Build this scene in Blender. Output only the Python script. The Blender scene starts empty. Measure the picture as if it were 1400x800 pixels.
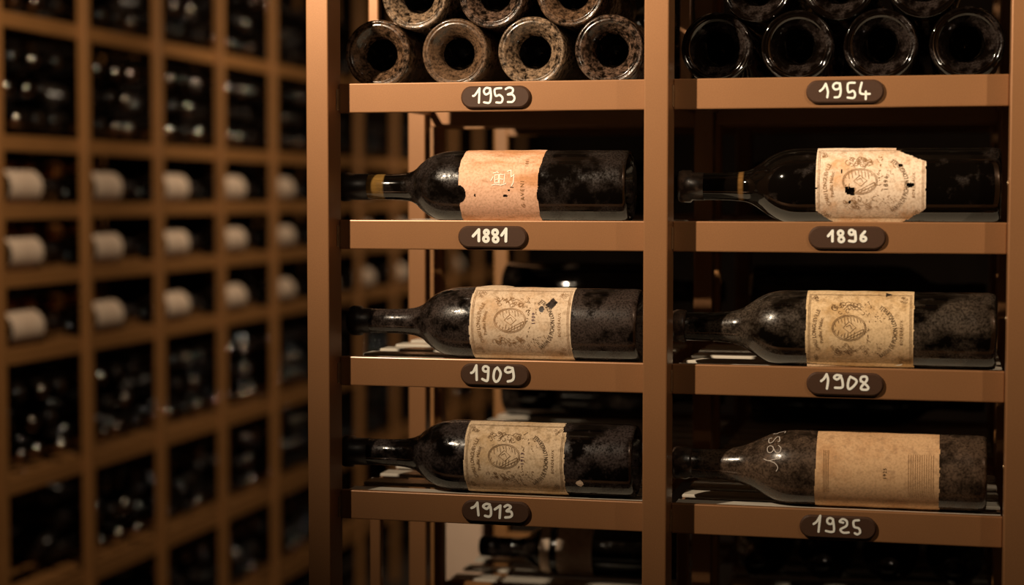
import bpy, bmesh, math, random
from mathutils import Vector, Matrix

random.seed(7)
PI = math.pi
ZC = 1.30                                   # eye height above the floor
scene = bpy.context.scene
COL = scene.collection

# ------------------------------------------------------------------ camera
cam = bpy.data.cameras.new('camera')
cam.sensor_width = 36.0
cam.lens = 2458.9 / 1400.0 * 36.0
cam.clip_start = 0.05
cam.dof.use_dof = True
cam.dof.focus_distance = 1.86
cam.dof.aperture_fstop = 2.9
cam_o = bpy.data.objects.new('camera', cam)
cam_o.location = (0, 0, ZC)
cam_o.rotation_euler = (math.radians(90 - 3.0997), math.radians(-0.04), math.radians(13.5962))
COL.objects.link(cam_o)
scene.camera = cam_o

# ------------------------------------------------------------------ world, lamps, exposure
world = bpy.data.worlds.new('world')
scene.world = world
world.use_nodes = True
world.node_tree.nodes['Background'].inputs[0].default_value = (0.9, 0.5, 0.28, 1)
world.node_tree.nodes['Background'].inputs[1].default_value = 0.004

scene.view_settings.view_transform = 'Standard'
scene.view_settings.look = 'None'
scene.view_settings.gamma = 1.0
scene.view_settings.use_curve_mapping = False
scene.view_settings.exposure = 0.0


def spot(name, loc, target, power, size_deg, blend, radius=0.018, color=(1.0, 0.80, 0.575)):
    l = bpy.data.lights.new(name, 'SPOT')
    l.energy = power
    l.spot_size = math.radians(size_deg)
    l.spot_blend = blend
    l.shadow_soft_size = radius
    l.color = color
    o = bpy.data.objects.new(name, l)
    o.location = loc
    d = Vector(target) - Vector(loc)
    o.rotation_euler = d.to_track_quat('-Z', 'Y').to_euler()
    COL.objects.link(o)
    return o


# ceiling spotlights in a row about a metre in front of the near rack
spot('ceiling_spot', (-1.00, 0.80, ZC + 0.74), (-0.44, 1.80, ZC + 0.56), 164, 86, 1.0)
spot('ceiling_spot', (0.65, 0.87, ZC + 0.74), (0.28, 1.80, ZC + 0.50), 40, 78, 1.0)
# the same spotlights further down the aisle, in front of the long rack and behind the near one
spot('ceiling_spot', (-1.00, 2.42, ZC + 0.90), (-1.80, 3.45, ZC - 0.10), 50, 96, 1.0)
spot('ceiling_spot', (-1.00, 4.05, ZC + 0.90), (-1.80, 4.80, ZC - 0.20), 30, 100, 1.0)
spot('ceiling_spot', (-1.00, 5.70, ZC + 0.90), (-1.80, 6.40, ZC - 0.20), 30, 100, 1.0)


# ------------------------------------------------------------------ materials
def new_mat(name):
    m = bpy.data.materials.new(name)
    m.use_nodes = True
    return m, m.node_tree.nodes, m.node_tree.links, m.node_tree.nodes['Principled BSDF']


def noise(N, L, co, scale, detail=4.0, rough=0.55, vec_scale=None):
    n = N.new('ShaderNodeTexNoise')
    n.inputs['Scale'].default_value = scale
    n.inputs['Detail'].default_value = detail
    n.inputs['Roughness'].default_value = rough
    if vec_scale:
        mp = N.new('ShaderNodeMapping')
        mp.inputs['Scale'].default_value = vec_scale
        L.new(co, mp.inputs['Vector'])
        co = mp.outputs[0]
    L.new(co, n.inputs['Vector'])
    return n.outputs['Fac']


def ramp(N, L, fac, stops):
    r = N.new('ShaderNodeValToRGB')
    els = r.color_ramp.elements
    while len(els) < len(stops):
        els.new(0.5)
    for e, (p, c) in zip(els, stops):
        e.position = p
        e.color = (c, c, c, 1) if isinstance(c, (int, float)) else (*c, 1)
    L.new(fac, r.inputs[0])
    return r.outputs[0]


def mixc(N, L, fac, a, b, mode='MIX'):
    m = N.new('ShaderNodeMix')
    m.data_type = 'RGBA'
    m.blend_type = mode
    for sock, v in ((m.inputs[0], fac), (m.inputs[6], a), (m.inputs[7], b)):
        if isinstance(v, bpy.types.NodeSocket):
            L.new(v, sock)
        elif isinstance(v, (int, float)):
            sock.default_value = v
        else:
            sock.default_value = (*v, 1)
    return m.outputs[2]


def bump(N, L, h, strength, dist, P):
    b = N.new('ShaderNodeBump')
    b.inputs['Strength'].default_value = strength
    b.inputs['Distance'].default_value = dist
    L.new(h, b.inputs['Height'])
    L.new(b.outputs[0], P.inputs['Normal'])


def coords(N, kind='Object'):
    return N.new('ShaderNodeTexCoord').outputs[kind]


def mat_paint(name, col, rough=0.45, metallic=0.0, grain=0.12, seed_scale=1.0, coat=0.0):
    m, N, L, P = new_mat(name)
    co = coords(N)
    a = noise(N, L, co, 900 * seed_scale, 2)
    b = noise(N, L, co, 14, 4)
    c1 = mixc(N, L, ramp(N, L, a, [(0.3, 0.0), (0.7, 1.0)]), tuple(c * (1 - grain) for c in col), tuple(min(1, c * (1 + grain)) for c in col))
    c2 = mixc(N, L, ramp(N, L, b, [(0.35, 0.0), (0.7, 0.35)]), c1, tuple(c * 0.82 for c in col))
    L.new(c2, P.inputs['Base Color'])
    P.inputs['Roughness'].default_value = rough
    P.inputs['Metallic'].default_value = metallic
    P.inputs['Coat Weight'].default_value = coat
    P.inputs['Coat Roughness'].default_value = 0.18
    bump(N, L, a, 0.12, 0.0004, P)
    return m


def mat_glass(name, tint=(0.0022, 0.0015, 0.0010), dust=0.5, dust_col=(0.20, 0.145, 0.105), scale=30.0, grain=600.0, rough=0.07, soft=0.10, cork=None, stretch=None, heavy=0.0):
    """dark bottle glass with cellar dust lying on it in patches; dust 0..1 is how much of it is covered"""
    m, N, L, P = new_mat(name)
    co = coords(N)
    big = noise(N, L, co, scale, 6, 0.62, stretch)
    fine = noise(N, L, co, grain, 3, 0.6)
    lo = 0.64 - 0.28 * dust
    patch = ramp(N, L, big, [(max(0.0, lo - soft), 0.0), (min(1.0, lo + soft), 1.0)])
    gr = ramp(N, L, fine, [(0.36, 0.28 + 0.3 * heavy), (0.62, 1.0)])
    fac = N.new('ShaderNodeMath'); fac.operation = 'MULTIPLY'
    L.new(patch, fac.inputs[0]); L.new(gr, fac.inputs[1])
    cl = tint
    if cork:
        z0, z1, cc = cork
        sep = N.new('ShaderNodeSeparateXYZ'); L.new(co, sep.inputs[0])
        band = N.new('ShaderNodeMapRange'); band.inputs[1].default_value = z0; band.inputs[2].default_value = z0 + 0.002
        L.new(sep.outputs[2], band.inputs[0])
        band2 = N.new('ShaderNodeMapRange'); band2.inputs[1].default_value = z1; band2.inputs[2].default_value = z1 - 0.002
        L.new(sep.outputs[2], band2.inputs[0])
        mu = N.new('ShaderNodeMath'); mu.operation = 'MULTIPLY'
        L.new(band.outputs[0], mu.inputs[0]); L.new(band2.outputs[0], mu.inputs[1])
        streak = noise(N, L, co, 60, 3, 0.5, (8, 8, 1))
        cl = mixc(N, L, mu.outputs[0], tint, mixc(N, L, streak, tuple(c * 0.25 for c in cc), cc))
    dcol = mixc(N, L, noise(N, L, co, 90, 3), tuple(c * 0.55 for c in dust_col), dust_col)
    L.new(mixc(N, L, fac.outputs[0], cl, dcol), P.inputs['Base Color'])
    rr = N.new('ShaderNodeMapRange'); rr.inputs[3].default_value = rough; rr.inputs[4].default_value = 0.45
    L.new(fac.outputs[0], rr.inputs[0])
    L.new(rr.outputs[0], P.inputs['Roughness'])
    P.inputs['IOR'].default_value = 1.5
    P.inputs['Coat Weight'].default_value = 0.35
    P.inputs['Coat Roughness'].default_value = 0.05
    sp = N.new('ShaderNodeMapRange'); sp.inputs[3].default_value = 0.5; sp.inputs[4].default_value = 0.12
    L.new(fac.outputs[0], sp.inputs[0]); L.new(sp.outputs[0], P.inputs['Specular IOR Level'])
    bump(N, L, fac.outputs[0], 0.12, 0.0004, P)
    return m


def mat_paper(name, col, stain, dark, stain_amt=0.5, spot_amt=0.5, stretch=(1, 1, 1), ink=0.0):
    m, N, L, P = new_mat(name)
    co = coords(N)
    a = noise(N, L, co, 22, 6, 0.65, stretch)
    b = noise(N, L, co, 120, 5, 0.7, stretch)
    c = noise(N, L, co, 420, 3, 0.6)
    c1 = mixc(N, L, ramp(N, L, a, [(0.56 - 0.16 * stain_amt, 0.0), (0.70 - 0.16 * stain_amt, 1.0)]), col, stain)
    c2 = mixc(N, L, ramp(N, L, b, [(0.60 - 0.12 * spot_amt, 0.0), (0.74 - 0.10 * spot_amt, 0.7)]), c1, dark)
    c3 = mixc(N, L, ramp(N, L, c, [(0.34, 0.42), (0.55, 0.0)]), c2, tuple(x * 0.55 for x in stain))
    L.new(c3, P.inputs['Base Color'])
    P.inputs['Roughness'].default_value = 0.75
    P.inputs['Specular IOR Level'].default_value = 0.2
    bump(N, L, b, 0.25, 0.0006, P)
    return m


def mat_plain(name, col, rough=0.6, spec=0.3, var=0.2, scale=200.0):
    m, N, L, P = new_mat(name)
    a = noise(N, L, coords(N), scale, 3)
    L.new(mixc(N, L, a, tuple(c * (1 - var) for c in col), tuple(min(1, c * (1 + var)) for c in col)), P.inputs['Base Color'])
    P.inputs['Roughness'].default_value = rough
    P.inputs['Specular IOR Level'].default_value = spec
    return m


M = {}
M['bronze'] = mat_paint('bronze_paint', (0.335, 0.156, 0.064), 0.38, 0.30, 0.10, 1.0, 0.4)
M['bronze_far'] = mat_paint('bronze_paint_far', (0.335, 0.150, 0.046), 0.5, 0.0, 0.08, 0.3)
M['slat'] = mat_paint('slat_paint', (0.76, 0.69, 0.58), 0.32, 0.0, 0.05)
M['plate'] = mat_plain('plate_brown', (0.060, 0.028, 0.015), 0.55, 0.25, 0.15, 500)
M['white'] = mat_plain('white_marker', (0.90, 0.88, 0.80), 0.5, 0.4, 0.05, 800)
M['chalk'] = mat_plain('grey_marker', (0.55, 0.48, 0.42), 0.7, 0.2, 0.4, 900)
M['ink'] = mat_plain('label_ink', (0.07, 0.038, 0.018), 0.8, 0.1, 0.5, 700)
M['ink_soft'] = mat_plain('label_ink_faded', (0.17, 0.095, 0.042), 0.8, 0.1, 0.4, 700)
M['ink_tan'] = mat_plain('label_ink_tan', (0.32, 0.175, 0.075), 0.8, 0.1, 0.3, 700)
M['ink_purple'] = mat_plain('stamp_ink', (0.085, 0.035, 0.075), 0.8, 0.1, 0.4, 700)
M['ink_white'] = mat_plain('emblem_white', (0.95, 0.80, 0.66), 0.7, 0.2, 0.1, 600)
M['screw'] = mat_paint('screw_brass', (0.75, 0.60, 0.38), 0.25, 0.9, 0.05)
M['wax'] = mat_glass('wax_capsule', (0.020, 0.012, 0.008), 0.35, (0.16, 0.10, 0.07), 80, 500, 0.3)
M['lead'] = mat_paint('dark_capsule', (0.016, 0.010, 0.008), 0.38, 0.2, 0.2)
M['copper'] = mat_paint('copper_capsule', (0.75, 0.30, 0.09), 0.30, 0.8, 0.1)
M['stone'] = mat_plain('cellar_stone', (0.045, 0.030, 0.022), 0.9, 0.1, 0.4, 6)
M['floor'] = mat_plain('cellar_floor', (0.05, 0.035, 0.026), 0.8, 0.1, 0.3, 9)
M['panel'] = mat_plain('pale_panel', (0.80, 0.58, 0.43), 0.7, 0.2, 0.06, 30)
M['glass_far'] = mat_glass('glass_far', dust=0.25, dust_col=(0.05, 0.036, 0.028), scale=20, grain=200, rough=0.03)
M['glass_clean'] = mat_glass('glass_clean', (0.012, 0.007, 0.004), 0.22, (0.10, 0.075, 0.065), 45, 500, 0.05)
M['glass_punt'] = mat_glass('glass_punt', (0.002, 0.0013, 0.0008), 0.10, (0.03, 0.02, 0.012), 90, 500, 0.12)
M['paper_far'] = mat_paper('paper_far', (0.86, 0.66, 0.50), (0.74, 0.52, 0.37), (0.40, 0.26, 0.17), 0.4, 0.3)


# ------------------------------------------------------------------ helpers
def tag(o, label=None, cat=None, group=None, kind=None):
    if label: o['label'] = label
    if cat: o['category'] = cat
    if group: o['group'] = group
    if kind: o['kind'] = kind
    return o


def link(name, mesh, parent=None, loc=(0, 0, 0), rot=(0, 0, 0)):
    o = bpy.data.objects.new(name, mesh)
    COL.objects.link(o)
    o.location = loc
    o.rotation_euler = rot
    if parent: o.parent = parent
    return o


def empty(name, loc, rot=(0, 0, 0)):
    o = link(name, None, None, loc, rot)
    o.empty_display_size = 0.03
    return o


def mesh(name, V, Fc, mats, smooth=False, slots=None):
    me = bpy.data.meshes.new(name)
    me.from_pydata([tuple(v) for v in V], [], Fc)
    for m in (mats if isinstance(mats, (list, tuple)) else [mats]):
        me.materials.append(m)
    if slots: me.polygons.foreach_set('material_index', slots)
    if smooth: me.polygons.foreach_set('use_smooth', [True] * len(me.polygons))
    me.update()
    return me


def box_mesh(name, x0, x1, y0, y1, z0, z1, mat, bev=0.0015, seg=2):
    bm = bmesh.new()
    bmesh.ops.create_cube(bm, size=1)
    bmesh.ops.scale(bm, vec=(x1 - x0, y1 - y0, z1 - z0), verts=bm.verts)
    bmesh.ops.translate(bm, vec=((x0 + x1) / 2, (y0 + y1) / 2, (z0 + z1) / 2), verts=bm.verts)
    if bev:
        bmesh.ops.bevel(bm, geom=bm.edges[:], offset=bev, segments=seg, profile=0.5, affect='EDGES')
    me = bpy.data.meshes.new(name)
    bm.to_mesh(me); bm.free()
    me.materials.append(mat)
    return me


def box(name, dims, mat, parent=None, bev=0.0015, seg=2):
    """box as its own object with the origin at its centre"""
    x0, x1, y0, y1, z0, z1 = dims
    c = Vector(((x0 + x1) / 2, (y0 + y1) / 2, (z0 + z1) / 2))
    me = box_mesh(name, x0 - c.x, x1 - c.x, y0 - c.y, y1 - c.y, z0 - c.z, z1 - c.z, mat, bev, seg)
    return link(name, me, parent, c)


def lathe(name, prof, mats, seg=48, slots=None):
    """surface of revolution about local z; prof = [(z, r), ...]; slots = material per ring"""
    V, Fc, S = [], [], []
    rings = []
    for z, r in prof:
        if r < 1e-6:
            rings.append([len(V)]); V.append((0, 0, z))
        else:
            rings.append(list(range(len(V), len(V) + seg)))
            V += [(r * math.cos(2 * PI * k / seg), r * math.sin(2 * PI * k / seg), z) for k in range(seg)]
    for i in range(len(rings) - 1):
        a, b = rings[i], rings[i + 1]
        for k in range(seg):
            k2 = (k + 1) % seg
            if len(a) == 1 and len(b) == 1: continue
            if len(a) == 1: f = (a[0], b[k2], b[k])
            elif len(b) == 1: f = (a[k], a[k2], b[0])
            else: f = (a[k], a[k2], b[k2], b[k])
            Fc.append(f); S.append(slots[i] if slots else 0)
    return mesh(name, V, Fc, mats, True, S if slots else None)


def smooth_prof(pts, n=6):
    """Catmull-Rom through profile points"""
    out = []
    for i in range(len(pts) - 1):
        p0 = pts[max(i - 1, 0)]; p1 = pts[i]; p2 = pts[i + 1]; p3 = pts[min(i + 2, len(pts) - 1)]
        for k in range(n):
            t = k / n
            q = []
            for c in (0, 1):
                a, b, d, e = p0[c], p1[c], p2[c], p3[c]
                q.append(0.5 * (2 * b + (d - a) * t + (2 * a - 5 * b + 4 * d - e) * t * t + (3 * b - a - 3 * d + e) * t ** 3))
            out.append(tuple(q))
    out.append(pts[-1])
    return out


def punt(R):
    k = R / 0.0365
    return [(0.058, 0.0), (0.056, 0.006), (0.046, 0.0125), (0.032, 0.0158), (0.020, 0.0172), (0.0145, 0.0182), (0.0115, 0.0198),
            (0.0075, 0.0235), (0.0038, 0.0268), (0.0012, 0.0292), (0.0006, 0.0302), (0.0016, 0.0312), (0.0014, 0.0322), (0.0, 0.0334), (0.0008, 0.0350), (0.0035, 0.0361), (0.008, 0.0365)], k


def bottle_profile(R, L, shoulder, neck_r, lip_r, lip_len):
    """base ring and punt, body, shoulder points [(z, r)], neck, lip"""
    pp, k = punt(R)
    prof = [(z * k, r * k) for z, r in pp]
    n_p = len(prof)
    z0 = shoulder[0][0]
    prof += [(z0 * 0.35, R), (z0 * 0.7, R * 1.002)]
    prof += smooth_prof([(z0 * 0.9, R)] + shoulder + [(shoulder[-1][0] + 0.012, neck_r * 1.02)], 5)[0:]
    zl = L - lip_len
    prof += [(zl - 0.001, neck_r), (zl, lip_r), (L - 0.003, lip_r), (L, lip_r * 0.88), (L, 0.0)]
    return prof, n_p


def text_polys(s, size, spacing=1.0, res=2):
    cu = bpy.data.curves.new('t', 'FONT')
    cu.body = s; cu.size = size; cu.align_x = 'CENTER'; cu.space_character = spacing; cu.resolution_u = res
    ob = bpy.data.objects.new('t', cu)
    COL.objects.link(ob)
    dg = bpy.context.evaluated_depsgraph_get()
    me = bpy.data.meshes.new_from_object(ob.evaluated_get(dg))
    V = [(v.co.x, v.co.y) for v in me.vertices]
    Fc = [tuple(p.vertices) for p in me.polygons]
    bpy.data.meshes.remove(me); bpy.data.objects.remove(ob); bpy.data.curves.remove(cu)
    return V, Fc


def stroke_polys(lines, w, cap=8):
    """round-ended pen strokes: lines = list of point lists"""
    V, Fc = [], []
    for pts in lines:
        for (x, y) in pts:
            b = len(V)
            V += [(x + w / 2 * math.cos(2 * PI * k / cap), y + w / 2 * math.sin(2 * PI * k / cap)) for k in range(cap)]
            Fc.append(tuple(range(b, b + cap)))
        for (xa, ya), (xb, yb) in zip(pts, pts[1:]):
            d = math.hypot(xb - xa, yb - ya)
            if d < 1e-9: continue
            nx, ny = -(yb - ya) / d * w / 2, (xb - xa) / d * w / 2
            b = len(V)
            V += [(xa - nx, ya - ny), (xb - nx, yb - ny), (xb + nx, yb + ny), (xa + nx, ya + ny)]
            Fc.append((b, b + 1, b + 2, b + 3))
    return V, Fc


def merge(*parts):
    V, Fc = [], []
    for v, f in parts:
        b = len(V); V += v; Fc += [tuple(i + b for i in t) for t in f]
    return V, Fc


def arc_pts(cx, cy, rx, ry, a0, a1, n=12):
    return [(cx + rx * math.cos(math.radians(a0 + (a1 - a0) * k / n)), cy + ry * math.sin(math.radians(a0 + (a1 - a0) * k / n))) for k in range(n + 1)]


def soften(pts, n=5):
    return smooth_prof(pts, n) if len(pts) > 2 else pts


# ------------------------------------------------------------------ the room
def struct(name, dims, mat):
    o = box(name, dims, mat, None, 0)
    return tag(o, kind='structure')


struct('floor', (-3.0, 2.6, -2.2, 9.2, -0.1, 0.0), M['floor'])
struct('ceiling', (-3.0, 2.6, -2.2, 9.2, 2.45, 2.55), M['stone'])
struct('wall_left', (-2.7, -2.55, -2.2, 9.2, 0.0, 2.45), M['stone'])
struct('wall_right', (2.3, 2.45, -2.2, 9.2, 0.0, 2.45), M['stone'])
struct('wall_back', (-2.55, 2.3, 9.0, 9.2, 0.0, 2.45), M['stone'])
struct('wall_rear', (-2.55, 2.3, -2.2, -2.0, 0.0, 2.45), M['stone'])

# ------------------------------------------------------------------ the near rack: frame
PX = [-0.634, -0.2807, 0.0685, 0.419, 0.770]  # post centres
PW = 0.0122                             # half width
YF, YB = 1.765, 1.805                   # front posts
H_TOP = 2.30
TOPS = [0.4055, 0.1165, -0.0260, -0.1700, -0.3120, -0.600]    # strip tops, from the eye
SH = 0.0307                             # strip height


def post_mesh(name, w, d, h, mat):
    return box_mesh(name, -w, w, -d, d, 0, h, mat, 0.0014, 2)


frame = empty('rack_frame', (-0.2, 1.95, 0))
tag(frame, 'bronze metal upright frame of the near rack holding the year-marked shelves', 'rack')


def child(name, me, parent, world_loc, rot=(0, 0, 0)):
    l = Vector(world_loc) - Vector(parent.location)
    return link(name, me, parent, l, rot)


pm = post_mesh('post', PW, (YB - YF) / 2, H_TOP, M['bronze'])
rm = post_mesh('rear_post', 0.011, 0.012, H_TOP, M['bronze'])
dm = box_mesh('divider_post', -0.0065, 0.0065, -0.0065, 0.0065, 0, 0.29, M['bronze'], 0.002)
dm2 = box_mesh('divider_post', -0.0065, 0.0065, -0.0065, 0.0065, 0, 0.235, M['bronze'], 0.002)
for x in PX:
    child('post', pm, frame, (x, (YF + YB) / 2, 0))
    child('rear_post', rm, frame, (x, 2.135, 0))
for x in PX[:4]:
    child('divider_post', dm, frame, (x - 0.004 if x < -0.5 else x, 1.972, ZC + 0.1125))
    child('divider_post', dm2, frame, (x - 0.004 if x < -0.5 else x, 1.972, ZC - 0.598))
scr = lathe('screw', [(0.0, 0.0), (0.0, 0.0022), (0.0008, 0.0020), (0.0012, 0.0)], M['screw'], 12)
brk = box_mesh('bracket', -0.0006, 0.0006, -0.004, 0.004, -0.011, 0.011, M['screw'], 0.0004, 1)
for i, x in enumerate(PX[:4]):
    for t in TOPS[1:5]:
        child('bracket', brk, frame, (x + PW + 0.0006, 1.793, ZC + t - 0.017))
    for z in (0.012, -0.118, -0.262):
        child('screw', scr, frame, (x - PW, 1.79, ZC + z), (0, -PI / 2, 0))


# ------------------------------------------------------------------ the near rack: shelves with year plates
def stadium_plate(name, w, h, t, mat, bev=0.0016):
    bm = bmesh.new()
    r = h * 0.47
    pts = []
    for cx, a0 in ((w / 2 - r, -90), (-(w / 2 - r), 90)):
        for k in range(13):
            a = math.radians(a0 + 180 * k / 12)
            pts.append((cx + r * math.cos(a), (h / 2) * math.sin(a)))
    lo = [bm.verts.new((x, 0, z)) for x, z in pts]
    mid = [bm.verts.new((x, -(t - bev), z)) for x, z in pts]
    hi = [bm.verts.new((x * (1 - 2 * bev / w), -t, z * (1 - 2 * bev / h))) for x, z in pts]
    n = len(pts)
    for a, b in ((lo, mid), (mid, hi)):
        for k in range(n):
            bm.faces.new((a[k], a[(k + 1) % n], b[(k + 1) % n], b[k]))
    bm.faces.new(hi)
    bm.faces.new(lo[::-1])
    bmesh.ops.recalc_face_normals(bm, faces=bm.faces)
    me = bpy.data.meshes.new(name)
    bm.to_mesh(me); bm.free(); me.materials.append(mat)
    return me


def relief(name, polys, mat, y_face, depth=0.0005):
    """flat ink lying on a face that looks towards -y"""
    V, Fc = polys
    return mesh(name, [(x, y_face - depth - 1e-7 * i, z) for i, (x, z) in enumerate(V)], Fc, mat)


def circ(cx, cy, r, r2=None):
    return arc_pts(cx, cy, r, r2 or r, 0, 360, 14)


# hand-lettered years: (unit scale, plate centre in that scale, pen width, strokes)
YEARS = {
 '1953': (11.67, (667, 265), 33, [[(312, 245), (345, 232), (418, 128)], [(418, 128), (408, 352)],
     [(590, 132), (520, 125), (487, 178), (520, 226), (580, 192), (588, 132), (602, 240), (580, 350), (490, 346)],
     [(768, 130), (665, 146), (678, 248), (738, 236), (788, 282), (768, 350), (688, 350)],
     [(838, 146), (892, 122), (950, 142), (942, 200), (872, 230), (945, 232), (980, 285), (948, 342), (872, 346)]]),
 '1881': (11.67, (622, 280), 46, [[(316, 268), (410, 166)], [(410, 166), (410, 342)], circ(532, 208, 34), circ(525, 312, 40),
     circ(673, 208, 40), circ(682, 318, 40), [(778, 252), (850, 152)], [(850, 152), (846, 345)]]),
 '1909': (11.67, (660, 265), 40, [[(286, 240), (322, 218), (370, 120)], [(370, 120), (376, 348)], circ(522, 172, 44, 42), [(566, 150), (560, 300), (540, 360), (466, 332)],
     [(712, 146), (764, 230), (735, 335), (682, 368), (650, 300), (668, 190), (712, 146)],
     [(948, 150), (872, 140), (836, 190), (880, 220), (950, 192), (955, 150), (975, 280), (950, 340), (880, 360)]]),
 '1913': (11.67, (680, 290), 40, [[(292, 240), (345, 210), (388, 150)], [(388, 150), (395, 235), (406, 350)],
     [(590, 172), (530, 165), (482, 205), (540, 242), (596, 202), (610, 320), (578, 364), (512, 354)], [(672, 246), (762, 182)], [(762, 182), (750, 378)],
     [(830, 196), (880, 168), (930, 200), (862, 264), (932, 270), (950, 322), (918, 356), (842, 366)]]),
 '1954': (10.77, (700, 265), 32, [[(336, 255), (380, 218), (420, 148)], [(420, 148), (452, 260), (444, 348)],
     [(625, 146), (560, 142), (526, 190), (560, 234), (622, 214), (626, 146), (640, 260), (618, 340), (552, 350)],
     [(842, 140), (746, 152), (752, 276), (820, 258), (850, 310), (828, 362), (742, 356)], [(944, 140), (924, 292), (1062, 306)], [(1005, 270), (1005, 382)]]),
 '1896': (10.77, (735, 265), 40, [[(458, 240), (522, 162)], [(522, 162), (522, 318)], circ(640, 196, 36), circ(652, 290, 38), circ(800, 184, 36),
     [(850, 170), (856, 308), (768, 310)], [(994, 172), (942, 232)], circ(974, 280, 38, 32), [(942, 232), (936, 280)]]),
 '1908': (10.77, (705, 265), 36, [[(356, 225), (396, 190), (436, 120)], [(436, 120), (458, 205), (442, 336)],
     [(650, 140), (586, 130), (546, 165), (590, 196), (650, 162), (676, 270), (658, 316), (562, 320)],
     [(786, 150), (872, 200), (858, 262), (780, 334), (750, 300), (760, 205), (786, 150)],
     [(940, 215), (936, 180), (956, 148), (1014, 145), (1026, 198), (952, 290), (950, 332), (1030, 336), (1042, 290), (940, 205)]]),
 '1925': (10.77, (710, 275), 34, [[(352, 235), (400, 195), (450, 106)], [(450, 106), (426, 350)], circ(596, 180, 44, 46), [(638, 150), (656, 310), (620, 344), (536, 332)],
     [(790, 196), (738, 182), (782, 142), (842, 172), (838, 242), (752, 300), (792, 346), (872, 340)],
     [(1020, 150), (946, 166), (952, 250), (1020, 272), (1040, 330), (1000, 364), (962, 346)]]),
}
PLATE_AT = {'1953': (-0.4516, 0.1004), '1881': (-0.4548, -0.0430), '1909': (-0.4524, -0.1855), '1913': (-0.4512, -0.3282),
            '1954': (-0.0990, 0.1015), '1896': (-0.0954, -0.0416), '1908': (-0.0960, -0.1860), '1925': (-0.1014, -0.3288)}

YS0, YS1 = 1.7975, 1.8050               # the front strip
SLAT_Y = [1.829 + 0.060 * k for k in range(5)]
_sl = {}


def shelf_unit(ci, top, year=None, where=''):
    x0, x1 = PX[ci] + PW + 0.0002, PX[ci + 1] - PW - 0.0002
    xc = (x0 + x1) / 2
    t = empty('shelf', (xc, 1.80, ZC + top))
    if year:
        tag(t, {'1953': 'bronze shelf marked 1953, under the dusty brown bottle bases', '1954': 'bronze shelf marked 1954, under the dark shiny bottle bases', '1881': 'bronze shelf marked 1881, under the salmon-labelled bottle', '1896': 'bronze shelf marked 1896, under the bottle with the torn pale label', '1909': 'bronze shelf marked 1909, under the label with two dark holes', '1908': 'bronze shelf marked 1908, under the label with a folded lower corner', '1913': 'bronze shelf marked 1913, lowest plated shelf of the left column', '1925': 'bronze shelf marked 1925, under the bottle with a scrawled shoulder'}[year], 'shelf', 'year-marked shelves of the near rack')
    else:
        tag(t, where, 'shelf')
    w = (x1 - x0) / 2
    key = round(w, 4)
    if key not in _sl:
        _sl[key] = (box_mesh('front_strip', -w, w, 0, YS1 - YS0, -SH, 0, M['bronze'], 0.0012, 2),
                    box_mesh('slat', -w, w, -0.015, 0.015, -0.004, 0, M['slat'], 0.0010, 1),
                    box_mesh('side_rail', -0.002, 0.002, -0.165, 0.165, -0.012, 0, M['bronze'], 0.0006, 1),
                    box_mesh('rear_strip', -w, w, -0.004, 0.004, -SH, 0, M['bronze'], 0.0010, 1))
    fs, sl, sr, rs = _sl[key]
    link('front_strip', fs, t, (0, YS0 - 1.80, 0))
    for y in SLAT_Y:
        link('slat', sl, t, (0, y - 1.80, -0.0032))
    for s in (-1, 1):
        link('side_rail', sr, t, (s * (w - 0.002), 0.171, -0.0074 + 0.0002))
    link('rear_strip', rs, t, (0, 0.340, -0.002))
    if year:
        sc, (cx, cy), pw, lines = YEARS[year]
        k = (0.000768 if ci == 0 else 0.000712) / sc
        px, pz = PLATE_AT[year]
        wd = (1112 if ci == 0 else 1140) * k
        pl = link('year_plate', stadium_plate('year_plate', wd, 0.0228, 0.0042, M['plate']), t, (px - xc, YS0 - 1.80 + 0.0001, pz - top))
        pl['label'] = f'brown plate hand-lettered {year} in white'
        L2 = [[((x - cx) * k, -(y - cy) * k) for x, y in soften(l)] for l in lines]
        link('numerals', relief('numerals', stroke_polys(L2, pw * k, 10), M['white'], -0.0042, 0.0003), pl)
    return t


for ci, ys in ((0, ['1953', '1881', '1909', '1913']), (1, ['1954', '1896', '1908', '1925'])):
    for y, tp in zip(ys, TOPS[1:5]):
        shelf_unit(ci, tp, y)
    side = 'left' if ci == 0 else 'right'
    shelf_unit(ci, TOPS[0], None, f'unseen light-blocking bronze shelf added above the {side} stack of bottle bases, topmost of its column')  # out of view, added to block the spotlights from above
    shelf_unit(ci, TOPS[5], None, f'lowest bronze shelf of the near rack, {side} column, under all year plates')

for k, tp in enumerate(TOPS[:6]):  # unseen third column, added to block the right-hand spotlight
    shelf_unit(2, tp, None, ['topmost', 'second', 'third', 'fourth', 'fifth', 'lowest'][k] + ' unseen bronze shelf of the next rack column, added past the right edge to block light')

# ------------------------------------------------------------------ bottles lying along the near shelves
AY = 1.843
KB = 1.843 / 1.868                       # the display bottles' true size
R0 = 0.0385


def px_bottle(xb, xt, pts):
    return [(xb - x, r) for x, r in pts]


CULL = {}


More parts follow.
